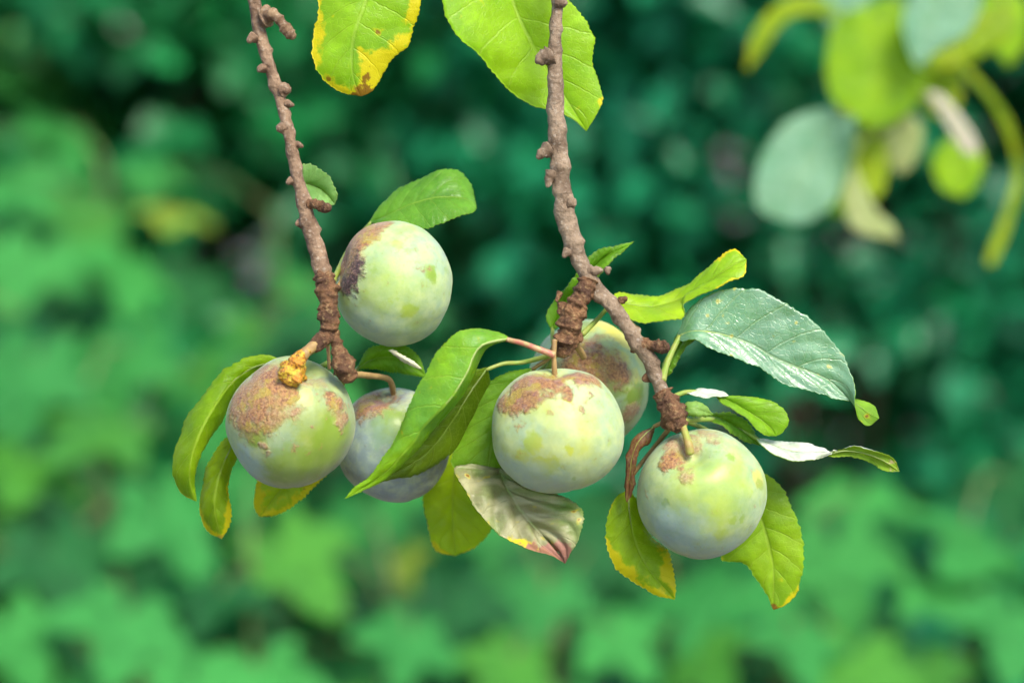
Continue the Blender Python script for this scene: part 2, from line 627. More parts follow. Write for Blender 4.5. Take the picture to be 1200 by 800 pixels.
# (pixel x, pixel y of the leaf's attachment, distance m, width px, yellow)
HAND = [
    [(40, 300, 2.5, 190, 0), (150, 310, 2.45, 170, 0), (20, 210, 2.7, 150, 0), (110, 250, 2.6, 130, 0), (205, 250, 2.5, 90, 1), (230, 330, 2.5, 150, 0), (60, 150, 2.8, 130, 0)],
    [(130, 500, 2.1, 210, 0), (40, 420, 2.2, 190, 0), (150, 410, 2.25, 180, 0), (230, 430, 2.3, 150, 0), (30, 540, 2.1, 170, 0), (-50, 470, 2.1, 190, 0)],
    [(60, 640, 1.95, 220, 0), (190, 590, 2.0, 200, 0), (150, 720, 1.9, 220, 0), (10, 730, 1.9, 200, 0), (-90, 640, 2.0, 200, 0), (60, 820, 1.9, 200, 0)],
    [(300, 560, 2.15, 170, 0), (330, 640, 2.05, 170, 0), (260, 690, 1.95, 210, 0), (300, 790, 1.9, 200, 0), (230, 800, 1.85, 190, 0)],
    [(420, 600, 2.15, 160, 0), (390, 650, 2.1, 150, 0), (475, 655, 2.05, 100, 1), (530, 700, 1.95, 190, 0), (480, 740, 1.9, 200, 0), (440, 830, 1.9, 180, 0)],
    [(640, 690, 2.0, 190, 0), (720, 740, 1.95, 210, 0), (600, 770, 1.9, 180, 0), (690, 640, 2.2, 150, 0), (580, 600, 2.3, 140, 0), (650, 830, 1.9, 190, 0)],
    [(860, 690, 2.0, 210, 0), (980, 640, 2.05, 190, 0), (930, 740, 1.9, 220, 0), (820, 770, 1.9, 200, 0), (1010, 580, 2.3, 140, 0), (890, 620, 2.3, 130, 0), (1000, 770, 1.9, 180, 0)],
    [(1180, 560, 2.1, 180, 0), (1160, 640, 2.05, 220, 0), (1090, 690, 2.0, 200, 0), (1060, 610, 2.2, 160, 0), (1190, 720, 1.95, 180, 0), (1260, 640, 2.0, 200, 0), (1080, 780, 1.95, 150, 0)],
    [(350, 330, 2.6, 130, 0), (300, 390, 2.5, 150, 0), (370, 460, 2.4, 150, 0), (260, 480, 2.35, 150, 0), (180, 200, 2.8, 120, 0), (480, 560, 2.4, 130, 0)],
]
PL = ["lobed green plant with one small yellowing leaf under the dark hollow", "pale lobed plant beside the plum with the orange lump",
      "large-leaved pale lobed plant low down beyond the drooping narrow leaves", "pale lobed plant straight below the mottled plum", "lobed green plant with one yellow leaf below the hanging plums",
      "pale lobed plant below the large middle plum", "pale lobed plant below the smooth plum at the twig's end", "pale lobed plant beyond the slender twisted leaf, under the dark shrubs",
      "lobed mid green plant climbing up in front of the shrubs behind the left twig"]
PG = "lobed-leaf plants below the shrubs"
for i, pl in enumerate(HAND):
    g = random.Random(40 + i)
    lv = []
    for (px, py, D, wpx, yel) in pl:
        k = SENSOR / LENS / 1200 * D
        lv.append((PD(px, py, D), wpx * k / 0.98 * g.uniform(.72, 1.25), (g.gauss(0.05, .3), -0.55 + g.gauss(0, .28), 0.72 + g.gauss(0, .25)), yel))
    cen = np.mean([l[0] for l in lv], axis=0)
    lobed_plant(cen[0] + g.uniform(-.1, .1), cen[1] + 0.12, lv, PL[i], PG, 60 + i)
# a second rank behind and to both sides, its leaf colour darkened as shade
for i in range(16):
    g = random.Random(300 + i)
    D = g.uniform(2.3, 2.8)
    x = -1.5 + 3.0 * i / 15 + g.uniform(-.08, .08)
    y = D
    topz = 1.02 if x < -0.2 else 0.80
    lv = []
    for k in range(15):
        p = np.array([x + g.uniform(-.2, .2), y + g.uniform(-.15, .15), g.uniform(0.35, topz)])
        lv.append((p, g.uniform(.12, .19), (g.gauss(0, .3), -0.5 + g.gauss(0, .2), 0.75), 0))
    lobed_plant(x, y + .05, lv, "lobed green plant of the rank growing against the foot of the shrubs", "lobed-leaf plants against the shrubs", 400 + i, PALM_SHADE)

# ------------------------------------------------------------------ near leaves
BARK_L = bark_mat("left twig bark", (0.27, 0.175, 0.105), (0.13, 0.075, 0.042), (0.38, 0.31, 0.23), 1)
BARK_R = bark_mat("right twig bark", (0.26, 0.185, 0.118), (0.12, 0.078, 0.046), (0.38, 0.32, 0.25), 2)
SPUR = bark_mat("knobbly spur bark", (0.19, 0.092, 0.038), (0.065, 0.028, 0.013), (0.40, 0.27, 0.12), 3, 0.0016)
BUDM = bark_mat("bud scale", (0.26, 0.17, 0.09), (0.13, 0.07, 0.035), (0.38, 0.31, 0.22), 4)
PETG = plain_mat("green leaf stalk", (0.22, 0.34, 0.05), (0.30, 0.34, 0.07), 400, 0.45, trans=0.2)
PETR = plain_mat("reddish leaf stalk", (0.40, 0.12, 0.09), (0.36, 0.30, 0.12), 350, 0.45)
PETB = plain_mat("brownish fruit stalk", (0.26, 0.16, 0.06), (0.34, 0.22, 0.08), 350, 0.55)
MIDM = plain_mat("pale midrib", (0.30, 0.42, 0.10), (0.36, 0.45, 0.14), 300, 0.5, trans=0.25)


def leaf(parent, L, M, R, d=0.0, top=None, under=None, face='top', veins=7, slope=1.1, serr=0.55, teeth=24, quilt=0.35,
         camber=1.0, wave=0.5, petiole=None, petmat=None, seed=0, nu=96, nv=22, pr=0.75, name="leaf", rib=0.5, label=None):
    def w3(pts):
        return np.array([P(q[0], q[1], d + (q[2] if len(q) > 2 else 0)) for q in pts])
    Mw = w3(M)
    Mc = crs(Mw, nu + 1)
    Lc = crs(np.vstack([Mw[:1], w3(L), Mw[-1:]]), nu + 1)
    Rc = crs(np.vstack([Mw[:1], w3(R), Mw[-1:]]), nu + 1)
    g = random.Random(seed)
    us = np.linspace(0, 1, nu + 1)
    ph = g.uniform(0, 6)
    # toothed margin: push edges outwards with a saw profile
    saw = (us * teeth) % 1.0
    amp = serr * 1e-3 * np.sin(np.pi * np.clip(us, 0.02, 0.98)) ** 0.4 * (0.75 + 0.5 * np.abs(np.sin(us * 17 + ph)))
    Lc = Lc + nz(Lc - Mc) * ((saw ** 1.5 - 0.35) * amp)[:, None]
    Rc = Rc + nz(Rc - Mc) * ((((us * teeth + .4) % 1.0) ** 1.5 - 0.35) * amp)[:, None]
    rag = np.array([[n3(q, 130, seed + 20) + 0.6 * n3(q, 420, seed + 30) for q in E] for E in (Lc, Rc)]) * 0.7e-3 * np.sin(np.pi * us) ** 0.5
    Lc = Lc + nz(Lc - Mc) * rag[0][:, None]
    Rc = Rc + nz(Rc - Mc) * rag[1][:, None]
    vs = np.linspace(-1, 1, 2 * nv + 1)
    G = np.empty((nu + 1, 2 * nv + 1, 3))
    for j, v in enumerate(vs):
        E = Lc if v < 0 else Rc
        G[:, j] = Mc * (1 - abs(v)) + E * abs(v)
    du = np.gradient(G, axis=0)
    dv = np.gradient(G, axis=1)
    Nn = nz(np.cross(du, dv))
    Nn[0], Nn[-1] = Nn[2], Nn[-3]
    Nn[1] = Nn[2]
    Nn[-2] = Nn[-3]
    # soften the crease at the midrib
    for _ in range(3):
        Nn[:, 1:-1] = nz(Nn[:, :-2] + Nn[:, 1:-1] + Nn[:, 2:])
    tocam = -CZ
    sgn = 1.0 if np.mean(Nn[nu // 4:3 * nu // 4] @ tocam) > 0 else -1.0
    if face != 'top':
        sgn = -sgn
    Nn = Nn * sgn
    Z = np.zeros((nu + 1, 2 * nv + 1))
    for i, u in enumerate(us):
        env = math.sin(math.pi * min(max(u, .0), 1)) ** 0.6
        for j, v in enumerate(vs):
            a = abs(v)
            w = u * veins - a * slope
            z = camber * 4 * a * (1 - a)
            z += quilt * (abs(math.sin(math.pi * w)) - 0.5) * min(1, a * 5) * (1 - 0.6 * a)
            z += wave * a * a * math.sin(u * 9 + ph + (2.1 if v > 0 else 0)) + 0.35 * wave * a * math.sin(u * 23 + ph * 2)
            q = G[i, j]
            z += 0.9 * wave * n3(q, 90, seed) + 0.25 * n3(q, 260, seed)
            Z[i, j] = z * env * 1e-3
    Gs = G + Nn * Z[..., None]
    th = 0.00011
    A = (Gs + Nn * th).reshape(-1, 3)
    B = (Gs - Nn * th).reshape(-1, 3)
    W = 2 * nv + 1
    n0 = (nu + 1) * W
    uv1 = np.stack(np.meshgrid(us, vs * .5 + .5, indexing='ij'), axis=-1).reshape(-1, 2)
    idx = np.arange(n0).reshape(nu + 1, W)
    q = np.stack([idx[:-1, :-1], idx[1:, :-1], idx[1:, 1:], idx[:-1, 1:]], axis=-1).reshape(-1, 4)
    if sgn < 0:
        q = q[:, ::-1]
    faces = q.tolist() + (q[:, ::-1] + n0).tolist()
    mi = [0] * len(q) + [1] * len(q)
    for e in (idx[:, 0], idx[:, -1]):
        for i in range(nu):
            faces.append((int(e[i]), int(e[i + 1]), int(e[i + 1]) + n0, int(e[i]) + n0))
            mi.append(1)
    o = mesh_obj(name, np.vstack([A, B]), faces, [top, under], parent, origin=Mw[0], uv=np.vstack([uv1, uv1]), mi=mi)
    if label:
        o["label"] = label
    if rib:
        mid = Gs[:, nv] - Nn[:, nv] * (rib * 0.45e-3)
        tube("midrib", mid[1:-4:4], [rib * 1e-3, rib * .7e-3, rib * .35e-3, rib * .15e-3], MIDM, o, seg=8, rings=40)
    if petiole:
        pw = w3(petiole)
        tube("petiole", np.vstack([pw, Gs[2, nv][None]]), [pr * 1.25e-3, pr * 1e-3, pr * .8e-3], petmat or PETG, o, seg=10, rings=24, rough=.06)
    return o


def knob(parent, px, py, d, ex, ey, r0, mat=BUDM, name="bud", seed=0, lens=None):
    """a short stubby bud growing from (px,py) to (ex,ey)"""
    ex, ey = px + (ex - px) * 0.88, py + (ey - py) * 0.88
    jit = random.Random(seed * 13 + 5)
    r0 *= jit.uniform(0.6, 0.98)
    sh = jit.uniform(0.72, 1.02)
    ex, ey = px + (ex - px) * sh, py + (ey - py) * sh
    px, py = px - (ex - px) * 0.4, py - (ey - py) * 0.2
    a, b = P(px, py, d + 3), P(ex, ey, d + 1.5)
    k = MM(d)
    return tube(name, [a, (a + b) / 2 + CY * k * 0.5, b], [r0 * k * x for x in (1.7, 1.6, 1.35, 1.15, 0.95, 0.5)], mat, parent, seg=12, rings=14, rough=0.35, rscale=700, seed=seed)


# ---- left branch
LB = thing("fruiting_branch", P(290, -60, 2), "thin brown knobbly plum twig with a yellow-spotted leaf hanging beside its top", "branch")
k0 = MM()


def ringy(n, amp, ph=0.0, sh=6.0):
    def f(t):
        s = (t * n + ph) % 1.0
        return 1 + amp * math.exp(-((s - .5) * sh) ** 2)
    return f


tube("twig", [P(*q) for q in ((286, -70, 2), (296, -10, 2), (303, 30, 2), (312, 66, 1), (327, 110, 1), (338, 155, 0), (347, 200, 0), (358, 245, -1), (369, 285, -2), (378, 318, -3), (384, 350, -4), (388, 385, -5))],
     [r * k0 for r in (8.2, 7.9, 7.6, 7.2, 6.8, 6.6, 6.5, 7.0, 8, 9.4, 10, 8.6, 7.4)], BARK_L, LB, seg=24, rings=260, rough=0.16, rscale=260, seed=1, lumps=24, lamp=.38)
for i, q in enumerate(((313, 20, 322, 17, 9), (296, 45, 289, 50, 6), (307, 80, 300, 86, 6), (334, 105, 341, 107, 7), (338, 122, 346, 124, 5), (331, 150, 323, 154, 5.5), (349, 170, 356, 172, 4), (342, 212, 335, 215, 5), (356, 236, 344, 262, 3.5), (352, 262, 345, 263, 4.5))):
    if i == 8:
        continue
    knob(LB, q[0], q[1], -3, q[2], q[3], q[4], BARK_L, seed=i)
sp = tube("spur", [P(*q) for q in ((308, 16, 0), (320, 18, -3), (331, 28, -4), (340, 40, -4), (345, 44, -4))], [r * k0 for r in (8, 8, 6, 5.5, 7, 4)], BUDM, LB, seg=16, rings=60, rough=0.22, rscale=350, seed=4, rfun=ringy(5, 0.25))
sp2 = tube("spur", [P(*q) for q in ((360, 240, -2), (370, 239, -4), (380, 243, -5), (386, 244, -6))], [r * k0 for r in (5, 4.5, 6, 5)], SPUR, LB, seg=14, rings=40, rough=0.3, rscale=500, seed=5, rfun=ringy(4, 0.25))
for i, (a, b) in enumerate(((-1, 8), (5, 5), (9, 0), (6, -6), (0, -7))):
    knob(LB, 380, 243, -5, 380 + a, 243 - b, 2.2, SPUR, seed=20 + i)
tube("spur", [P(*q) for q in ((378, 318, -3), (384, 345, -5), (386, 370, -6), (385, 390, -6), (381, 400, -7))], [r * k0 for r in (9, 11.5, 10.5, 11, 9.5, 7)], SPUR, LB, seg=22, rings=90, rough=0.28, rscale=420, seed=6, lumps=22, lamp=.28, lwid=.03)
tube("spur", [P(*q) for q in ((388, 385, -5), (394, 402, -6), (399, 418, -7), (405, 433, -8), (411, 445, -7))], [r * k0 for r in (7, 6, 7, 11.5, 12.5, 8)], SPUR, LB, seg=20, rings=70, rough=0.28, rscale=420, seed=7, lumps=9, lamp=.35, lwid=.05)
tube("spur", [P(*q) for q in ((383, 392, -6), (374, 401, -8), (366, 408, -9))], [r * k0 for r in (9, 9.5, 7)], SPUR, LB, seg=16, rings=30, rough=0.25, rscale=420, seed=8)
tube("stipule_stalk", [P(*q) for q in ((384, 400, 0), (385, 415, 2), (386, 432, 4))], [r * k0 for r in (2.6, 2.2, 2.4)], PETR, LB, seg=8, rings=14, rough=.1)

mt = lambda nm, **k: leaf_mat(nm, **k)
UND = dict(c1=(0.20, 0.30, 0.10), c2=(0.15, 0.24, 0.08), under=True)

leaf(LB, [(318, 416), (304, 415), (284, 420), (261, 436), (239, 458), (221, 487), (208, 520), (204, 545), (205, 563), (214, 579)],
     [(332, 424), (312, 426), (290, 434), (268, 452, -2), (250, 478, -5), (234, 508, -7), (224, 540, -7), (223, 565, -5), (230, 587, -3)],
     [(318, 440, 8), (296, 452, 10), (276, 466, 8), (262, 486, 4), (250, 505, 1), (239, 525, -2), (232, 546, -3), (229, 566, -2)],
     d=14, top=mt("left drooping leaf", yel=.25, spots=.12, seed=1, trans=.58, c1=(0.26, 0.38, 0.012), c2=(0.18, 0.32, 0.012)), under=mt("left drooping leaf underside", **UND, seed=1), seed=1, petiole=[(384, 402, -14), (360, 415, -2)], veins=8)
leaf(LB, [(262, 514), (250, 532), (239, 558), (234, 583), (235, 605), (243, 621)],
     [(285, 500), (272, 522), (260, 548, -4), (253, 575, -6), (252, 600, -6), (260, 631, -3)],
     [(290, 512, 5), (283, 528, 4), (276, 544, 2), (268, 563, -1), (266, 582, -2), (271, 601, -3), (269, 616, -3)],
     d=16, top=mt("left lower drooping leaf", yel=.62, tip=.04, seed=2, tipcol=(.5, .3, .1), trans=.6, c1=(0.28, 0.38, 0.012), c2=(0.20, 0.32, 0.012)), under=mt("left lower leaf underside", **UND, seed=2), seed=2, petiole=[(385, 425, -10), (330, 455, 2)], veins=7, camber=0.6)
leaf(LB, [(330, 545), (308, 556), (299, 575), (298, 595)], [(372, 520), (345, 556), (322, 582), (304, 605)], [(385, 550), (366, 570), (345, 592), (322, 604)],
     d=26, top=mt("yellowing leaf under left plum", yel=.85, spots=.6, tip=.10, seed=3, trans=.6, c1=(0.38, 0.48, 0.015), c2=(.28, .42, .015)), under=mt("yellowing leaf underside", **UND, seed=3), seed=3, petiole=[(405, 440, -22), (390, 480, 4)])
leaf(LB, [(352, 196), (364, 194), (380, 201), (391, 213), (396, 228)], [(346, 218), (360, 216, 3), (378, 224, 4), (392, 240, 2)], [(352, 228, -3), (362, 234, -4), (374, 238, -3), (384, 240, -1)],
     d=8, top=mt("small mint leaf", seed=4, c1=(0.26, 0.46, 0.16), c2=(0.19, 0.38, 0.11), rough=.3), under=mt("small mint leaf underside", **UND, seed=4), seed=4, teeth=14, quilt=.2, petiole=[(352, 236, -9)], veins=5)
leaf(LB, [(440, 247), (449, 236), (467, 221), (492, 210), (518, 200), (538, 200), (552, 214), (557, 232)],
     [(433, 261), (455, 252, -3), (482, 240, -5), (510, 232, -6), (536, 232, -5), (552, 237, -6), (558, 245, -6)],
     [(446, 263, -6), (467, 266, -9), (489, 268, -11), (512, 262, -12), (540, 254, -11), (553, 250, -8)],
     d=24, top=mt("leaf behind upper plum", seed=5, yel=.22, c1=(0.14, 0.32, 0.06), c2=(0.10, 0.26, 0.05), rough=.28, tip=.03, tipcol=(.55, .5, .4)), under=mt("leaf behind upper plum underside", **UND, seed=5), seed=5, petiole=[(390, 330, -22), (410, 290, 0)])
# the leaf passing below the upper plum, its stalk, and the dry strip
leaf(LB, [(430, 412), (444, 404), (470, 404), (490, 416)], [(418, 432), (440, 420), (468, 420), (500, 440)], [(430, 432), (455, 436), (480, 440), (495, 442)],
     d=20, top=mt("leaf under upper plum", seed=6, c1=(.16, .33, .02)), under=mt("leaf under upper plum underside", **UND, seed=6), seed=6, petiole=[(410, 440, -26), (416, 434, -6)])
leaf(LB, [(462, 410), (474, 417), (486, 424)], [(455, 410), (470, 418, -2), (482, 425, -2), (494, 432)], [(464, 417), (474, 425), (486, 431)],
     d=4, top=mt("dry pale strip", seed=7, c1=(.62, .58, .42), c2=(.5, .44, .3), trans=.15, spots=.4), under=mt("dry pale strip underside", **UND, seed=7), seed=7, name="dry_leaf", teeth=8, quilt=.1, camber=.3, wave=.2, rib=0)
# yellow-spotted leaf hanging beside the top of the twig
leaf(LB, [(378, -60), (372, -20), (373, 10), (368, 45), (366, 66), (373, 83), (384, 98), (400, 109)],
     [(436, -88), (434, -40), (429, 0, -2), (414, 45, -3), (413, 85, -2), (422, 113)],
     [(488, -60), (495, -15), (489, 19), (482, 36), (478, 54), (462, 68), (449, 86), (439, 104), (430, 111)],
     d=8, top=mt("yellow-spotted hanging leaf", yel=.72, spots=.30, tip=.11, seed=8, c1=(.24, .42, .015), c2=(.17, .35, .015), trans=.5), under=mt("yellow-spotted leaf underside", **UND, seed=8), seed=8, label="green leaf with yellow and brown blotched margin", teeth=40, wave=.9, petiole=[(292, -60, -6), (350, -120, 0), (415, -115, 0)])

# ---- right branch
RB = thing("fruiting_branch", P(655, -60, 0), "greyish brown forked plum twig carrying the widest spread of leaves", "branch")
tube("twig", [P(*q) for q in ((658, -70, 0), (654, 0, 0), (650, 45, 0), (651, 95, 0), (652, 145, 0), (656, 195, 0), (662, 245, 0), (672, 285, 0), (684, 315, 0), (700, 338, 0), (722, 364, -1), (740, 390, -2), (760, 420, -3), (772, 448, -3), (782, 475, -4), (790, 494, -5))],
     [r * k0 for r in (8, 7.6, 7, 7.2, 8.4, 9.8, 10, 10.4, 11, 11.8, 10, 8.6, 9, 9, 8, 8.4, 9.4)], BARK_R, RB, seg=24, rings=300, rough=0.17, rscale=250, seed=11, lumps=28, lamp=.34)
tube("spur", [P(*q) for q in ((690, 328, -1), (683, 345, -2), (672, 368, -3), (667, 388, -3), (662, 405, -2), (655, 415, -2))], [r * k0 for r in (10, 10.5, 10.5, 13, 11.5, 11.5, 8)], SPUR, RB, seg=22, rings=90, rough=0.32, rscale=430, seed=12, lumps=24, lamp=.32, lwid=.026)
for i, q in enumerate(((640, 66, 627, 74, 7.5), (657, 3, 667, 5, 8), (640, 176, 627, 187, 7), (668, 238, 676, 242, 6.5), (645, 205, 640, 222, 6), (695, 318, 712, 316, 7), (712, 316, 713, 323, 4), (665, 295, 658, 303, 6), (655, 345, 651, 356, 4), (660, 360, 654, 372, 6), (678, 395, 683, 402, 5), (730, 352, 737, 348, 4), (745, 408, 738, 414, 5), (762, 440, 752, 446, 6), (775, 472, 770, 480, 5), (782, 495, 774, 503, 7), (798, 480, 806, 484, 6))):
    knob(RB, q[0], q[1], -4, q[2], q[3], q[4], BARK_R if i < 8 else SPUR, seed=40 + i)
tube("spur", [P(*q) for q in ((746, 402, -2), (760, 404, -4), (772, 406, -5), (783, 408, -5))], [r * k0 for r in (8, 7, 6, 7, 6)], SPUR, RB, seg=16, rings=50, rough=0.28, rscale=450, seed=13, lumps=7, lamp=.4, lwid=.06)
tube("spur", [P(*q) for q in ((775, 460, -4), (786, 480, -6), (794, 494, -7), (800, 500, -8))], [r * k0 for r in (10, 13, 13, 9)], SPUR, RB, seg=20, rings=60, rough=0.3, rscale=450, seed=14, lumps=8, lamp=.4, lwid=.06)

# big leaf behind the top of the right twig
leaf(RB, [(545, -70, -10), (512, -30, -12), (520, 10, -12), (532, 40, -12), (556, 60, -8), (572, 80, -4), (588, 98, -2), (604, 112), (626, 124), (650, 130), (672, 140)],
     [(590, -95), (594, -40), (602, 5), (622, 50, 1), (652, 98, 2), (687, 154, 1)],
     [(630, -60), (660, -10), (676, 10), (690, 30), (697, 48), (693, 66), (699, 88), (706, 114), (697, 138)],
     d=16, top=mt("broad leaf behind right twig", seed=9, yel=.3, spots=.2, c1=(.26, .44, .015), c2=(.19, .38, .015), trans=.48), under=mt("broad leaf underside", **UND, seed=9), seed=9, teeth=44, wave=.8, petiole=[(656, -70, -14), (620, -115, -4), (600, -112, 0)])
# leaf crossing behind the twig with its pointed tip to the right
leaf(RB, [(640, 372), (650, 352), (668, 330), (688, 303), (702, 293), (718, 289)], [(646, 386), (664, 358, 3), (684, 326, 3), (708, 302, 2), (743, 283)], [(656, 382, -3), (670, 358, -3), (690, 334, -2), (712, 310, -2), (728, 298)],
     d=12, top=mt("leaf crossing behind fork", seed=10, c1=(.18, .38, .04), yel=.1), under=mt("leaf crossing underside", **UND, seed=10), seed=10, petiole=[(655, 412, -14), (648, 400, -6)])
# bright yellow-green twisted leaf
leaf(RB, [(722, 344, 2), (748, 344, 5), (768, 347, 6), (788, 342, 6), (810, 332, 4), (827, 319, 2), (843, 302), (860, 292)],
     [(712, 356), (735, 357), (762, 360), (790, 352, 1), (812, 341), (838, 326, -2), (858, 312, -3), (875, 304, -2)],
     [(722, 364, -6), (738, 374, -9), (756, 379, -10), (786, 376, -10), (802, 371, -9), (800, 356, -6), (813, 348, -6), (832, 340, -7), (852, 331, -7), (872, 323, -5)],
     d=6, top=mt("bright yellow-green leaf", seed=11, c1=(.33, .46, .02), c2=(.24, .42, .02), yel=.3, spots=.12, trans=.5), under=mt("bright leaf underside", **UND, seed=11), seed=11, teeth=34, serr=.7, petiole=[(682, 392, -4), (700, 374, 0)])
# large blue-green leaf on the right with its pale lower half
leaf(RB, [(806, 366, 3), (816, 354, 2), (836, 342, 1), (869, 337, 0), (899, 343, 0), (926, 358, 0), (956, 379, 0), (978, 402, 0), (993, 428, -1), (1001, 452, -3), (1002, 476, -5), (1006, 492, -3), (1018, 499, -2)],
     [(792, 396, 4), (812, 388), (842, 391), (878, 403), (910, 421), (944, 434), (972, 446), (996, 468), (1018, 484, -2), (1030, 490, -3)],
     [(800, 400, 0), (814, 397, -3), (830, 407, -1.8), (858, 419, -2.2), (891, 434, -2.2), (925, 451, -2.1), (956, 460, -2.0), (984, 467, -1.6), (1000, 468, 0), (1014, 470, 1), (1026, 477, 0)],
     d=2, top=mt("big blue-green leaf", seed=12, c1=(.095, .245, .10), c2=(.068, .19, .075), spots=.34, rough=.30, trans=.2, pale=.25, palecol=(.22, .36, .27), spec=.85), under=mt("big leaf underside", c1=(.26, .44, .03), c2=(.2, .38, .03), under=True, seed=12, spots=.3), seed=12, label="large blue-green leaf with pale lower half", teeth=40, quilt=.5, camber=.15, veins=7, slope=1.6, petiole=[(776, 446, -6), (782, 424, -2)], pr=1.0)
leaf(RB, [(776, 430, 3), (784, 408, 4), (798, 384, 6), (808, 362, 8)], [(778, 444), (790, 420, -1), (802, 398, 1), (816, 372, 5)], [(786, 436, -2), (800, 414, -3), (812, 396, -1)],
     d=8, top=mt("folded leaf base", seed=13, c1=(.18, .34, .05), c2=(.12, .26, .04)), under=mt("folded leaf base underside", **UND, seed=13), seed=13, teeth=10, rib=.4)
# small rounded leaf to the right of the fork
leaf(RB, [(846, 463), (872, 464), (902, 467), (917, 479), (924, 494), (917, 507)], [(836, 461), (858, 472), (880, 484), (902, 500), (909, 511)], [(845, 470, -3), (858, 478, -4), (870, 486, -4), (888, 503, -3), (898, 510, -2)],
     d=3, top=mt("small rounded leaf", seed=14, c1=(.22, .40, .03), c2=(.17, .33, .03)), under=mt("small rounded leaf underside", **UND, seed=14), seed=14, teeth=16, serr=.3, petiole=[(782, 468, -6), (806, 459, -2)], quilt=.2, veins=5)
leaf(RB, [(812, 458, 2), (826, 454, 3), (842, 457, 2)], [(800, 461), (822, 461, -1), (854, 464)], [(815, 463, -2), (835, 466, -2)],
     d=1, top=mt("sunlight-painted margin", seed=15, c1=(.55, .6, .5), c2=(.45, .52, .4), trans=.2), under=mt("sunlight-painted margin underside", **UND, seed=15), seed=15, teeth=8, serr=.2, rib=.3, quilt=.1, camber=.4)  # near-white colour stands in for sunlight on the upturned edge
# leaf running behind to the right, then the twisted slender leaf
leaf(RB, [(840, 484), (858, 484), (874, 492), (884, 506)], [(818, 484), (842, 490), (866, 502), (890, 522)], [(832, 492, -3), (850, 503, -4), (872, 516, -2)],
     d=8, top=mt("leaf behind right plum top", seed=16, c1=(.15, .30, .03), c2=(.10, .24, .03)), under=mt("leaf behind right plum underside", **UND, seed=16), seed=16, teeth=12, petiole=[(792, 480, -10), (806, 482, -4)])
leaf(RB, [(896, 514, 2), (912, 516, 4), (940, 519, 5), (960, 525, 2), (975, 535, 0), (1000, 535, 1), (1022, 541, 2), (1038, 552, 1)],
     [(886, 514), (906, 522), (932, 530), (964, 530), (998, 528), (1028, 535), (1054, 552)],
     [(894, 522, -4), (905, 531, -5), (925, 540, -6), (947, 541, -4), (966, 535, -1), (985, 525, 0), (1004, 521, -2), (1026, 528, -2), (1048, 538, -1)],
     d=6, top=mt("slender twisted leaf", seed=17, c1=(.42, .48, .34), c2=(.34, .42, .26), rough=.3, pale=.9, trans=.25), under=mt("slender leaf underside", c1=(.26, .42, .03), c2=(.2, .36, .03), under=True, seed=17, tip=.16, tipcol=(.58, .42, .34)), seed=17, face='under', teeth=30, serr=.4, petiole=[(800, 492, -12), (845, 492, 2), (872, 505, 2)])  # top colour whitened to imitate sun on the upward-facing half
# bud-like unfolding leaf
leaf(RB, [(806, 470, 2), (818, 470, 1), (828, 478)], [(799, 482), (812, 478, -3), (836, 486)], [(806, 488, -1), (820, 488, -2)],
     d=-4, top=mt("unfolding leaf", seed=18, c1=(.28, .46, .12), c2=(.2, .38, .06)), under=mt("unfolding leaf underside", **UND, seed=18), seed=18, teeth=6, quilt=.1, rib=.3, petiole=[(792, 484, -2)])
# long folded leaf arching to the left over the half hidden plum
leaf(RB, [(590, 391), (576, 386), (555, 384, -2), (537, 389, -3), (523, 400, -3), (509, 417, -3), (499, 436, -3), (488, 457, -3), (476, 482, -3), (466, 506, -2), (454, 528, -2), (435, 556, -1), (415, 571)],
     [(598, 397), (580, 400, -2), (566, 404, -4), (557, 413, -5), (549, 433, -6), (539, 451, -7), (527, 468, -7), (513, 483, -7), (496, 500, -6), (485, 517, -5), (471, 532, -4), (457, 548, -2), (436, 564), (404, 584)],
     [(588, 400, 3), (574, 405, 4), (566, 412, 5), (559, 425, 6), (551, 445, 7), (540, 466, 7), (526, 484, 7), (510, 502, 7), (496, 520, 6), (480, 537, 4), (462, 551, 2), (440, 567, 1)],
     d=-14, top=mt("long arching leaf", seed=19, c1=(.22, .40, .02), c2=(.15, .36, .07), yel=.18, spots=.40, rough=.3), under=mt("long arching leaf underside", c1=(0.16, 0.26, 0.03), c2=(0.11, 0.2, 0.03), under=True, seed=19), seed=19, nu=130, teeth=52, petiole=[(650, 416, 6), (628, 408, 6), (612, 402, 4)], petmat=PETR, veins=10, pr=.9)
# leaf tucked against the left side of the middle plum
leaf(RB, [(606, 434), (590, 438), (570, 452), (556, 477), (542, 507), (529, 534), (530, 546), (548, 555)],
     [(626, 430, -2), (604, 456), (588, 488), (576, 522, -1), (570, 562, -2)],
     [(640, 450, 4), (632, 480, 6), (618, 520, 5), (596, 550, 2)],
     d=8, top=mt("leaf tucked beside middle plum", seed=20, c1=(.18, .34, .025), c2=(.13, .28, .03)), under=mt("tucked leaf underside", **UND, seed=20), seed=20, teeth=34, petiole=[(650, 404, -8), (642, 420, -6)], petmat=PETB)
# green leaf seen between the two, shade of the arching leaf put into its olive
leaf(RB, [(540, 436, 2), (520, 462, 2), (500, 490), (480, 520), (456, 548, -2)], [(572, 430), (549, 462, 2), (526, 498, 2), (496, 534), (440, 566, -3)], [(574, 452, 6), (562, 480, 8), (548, 508, 8), (524, 534, 6), (490, 556, 2)],
     d=2, top=mt("leaf between folded leaves", seed=21, c1=(.13, .20, .012), c2=(.09, .15, .012)), under=mt("leaf between underside", **UND, seed=21), seed=21, petiole=[(652, 414, -4), (615, 424, 4), (590, 426, 2)])
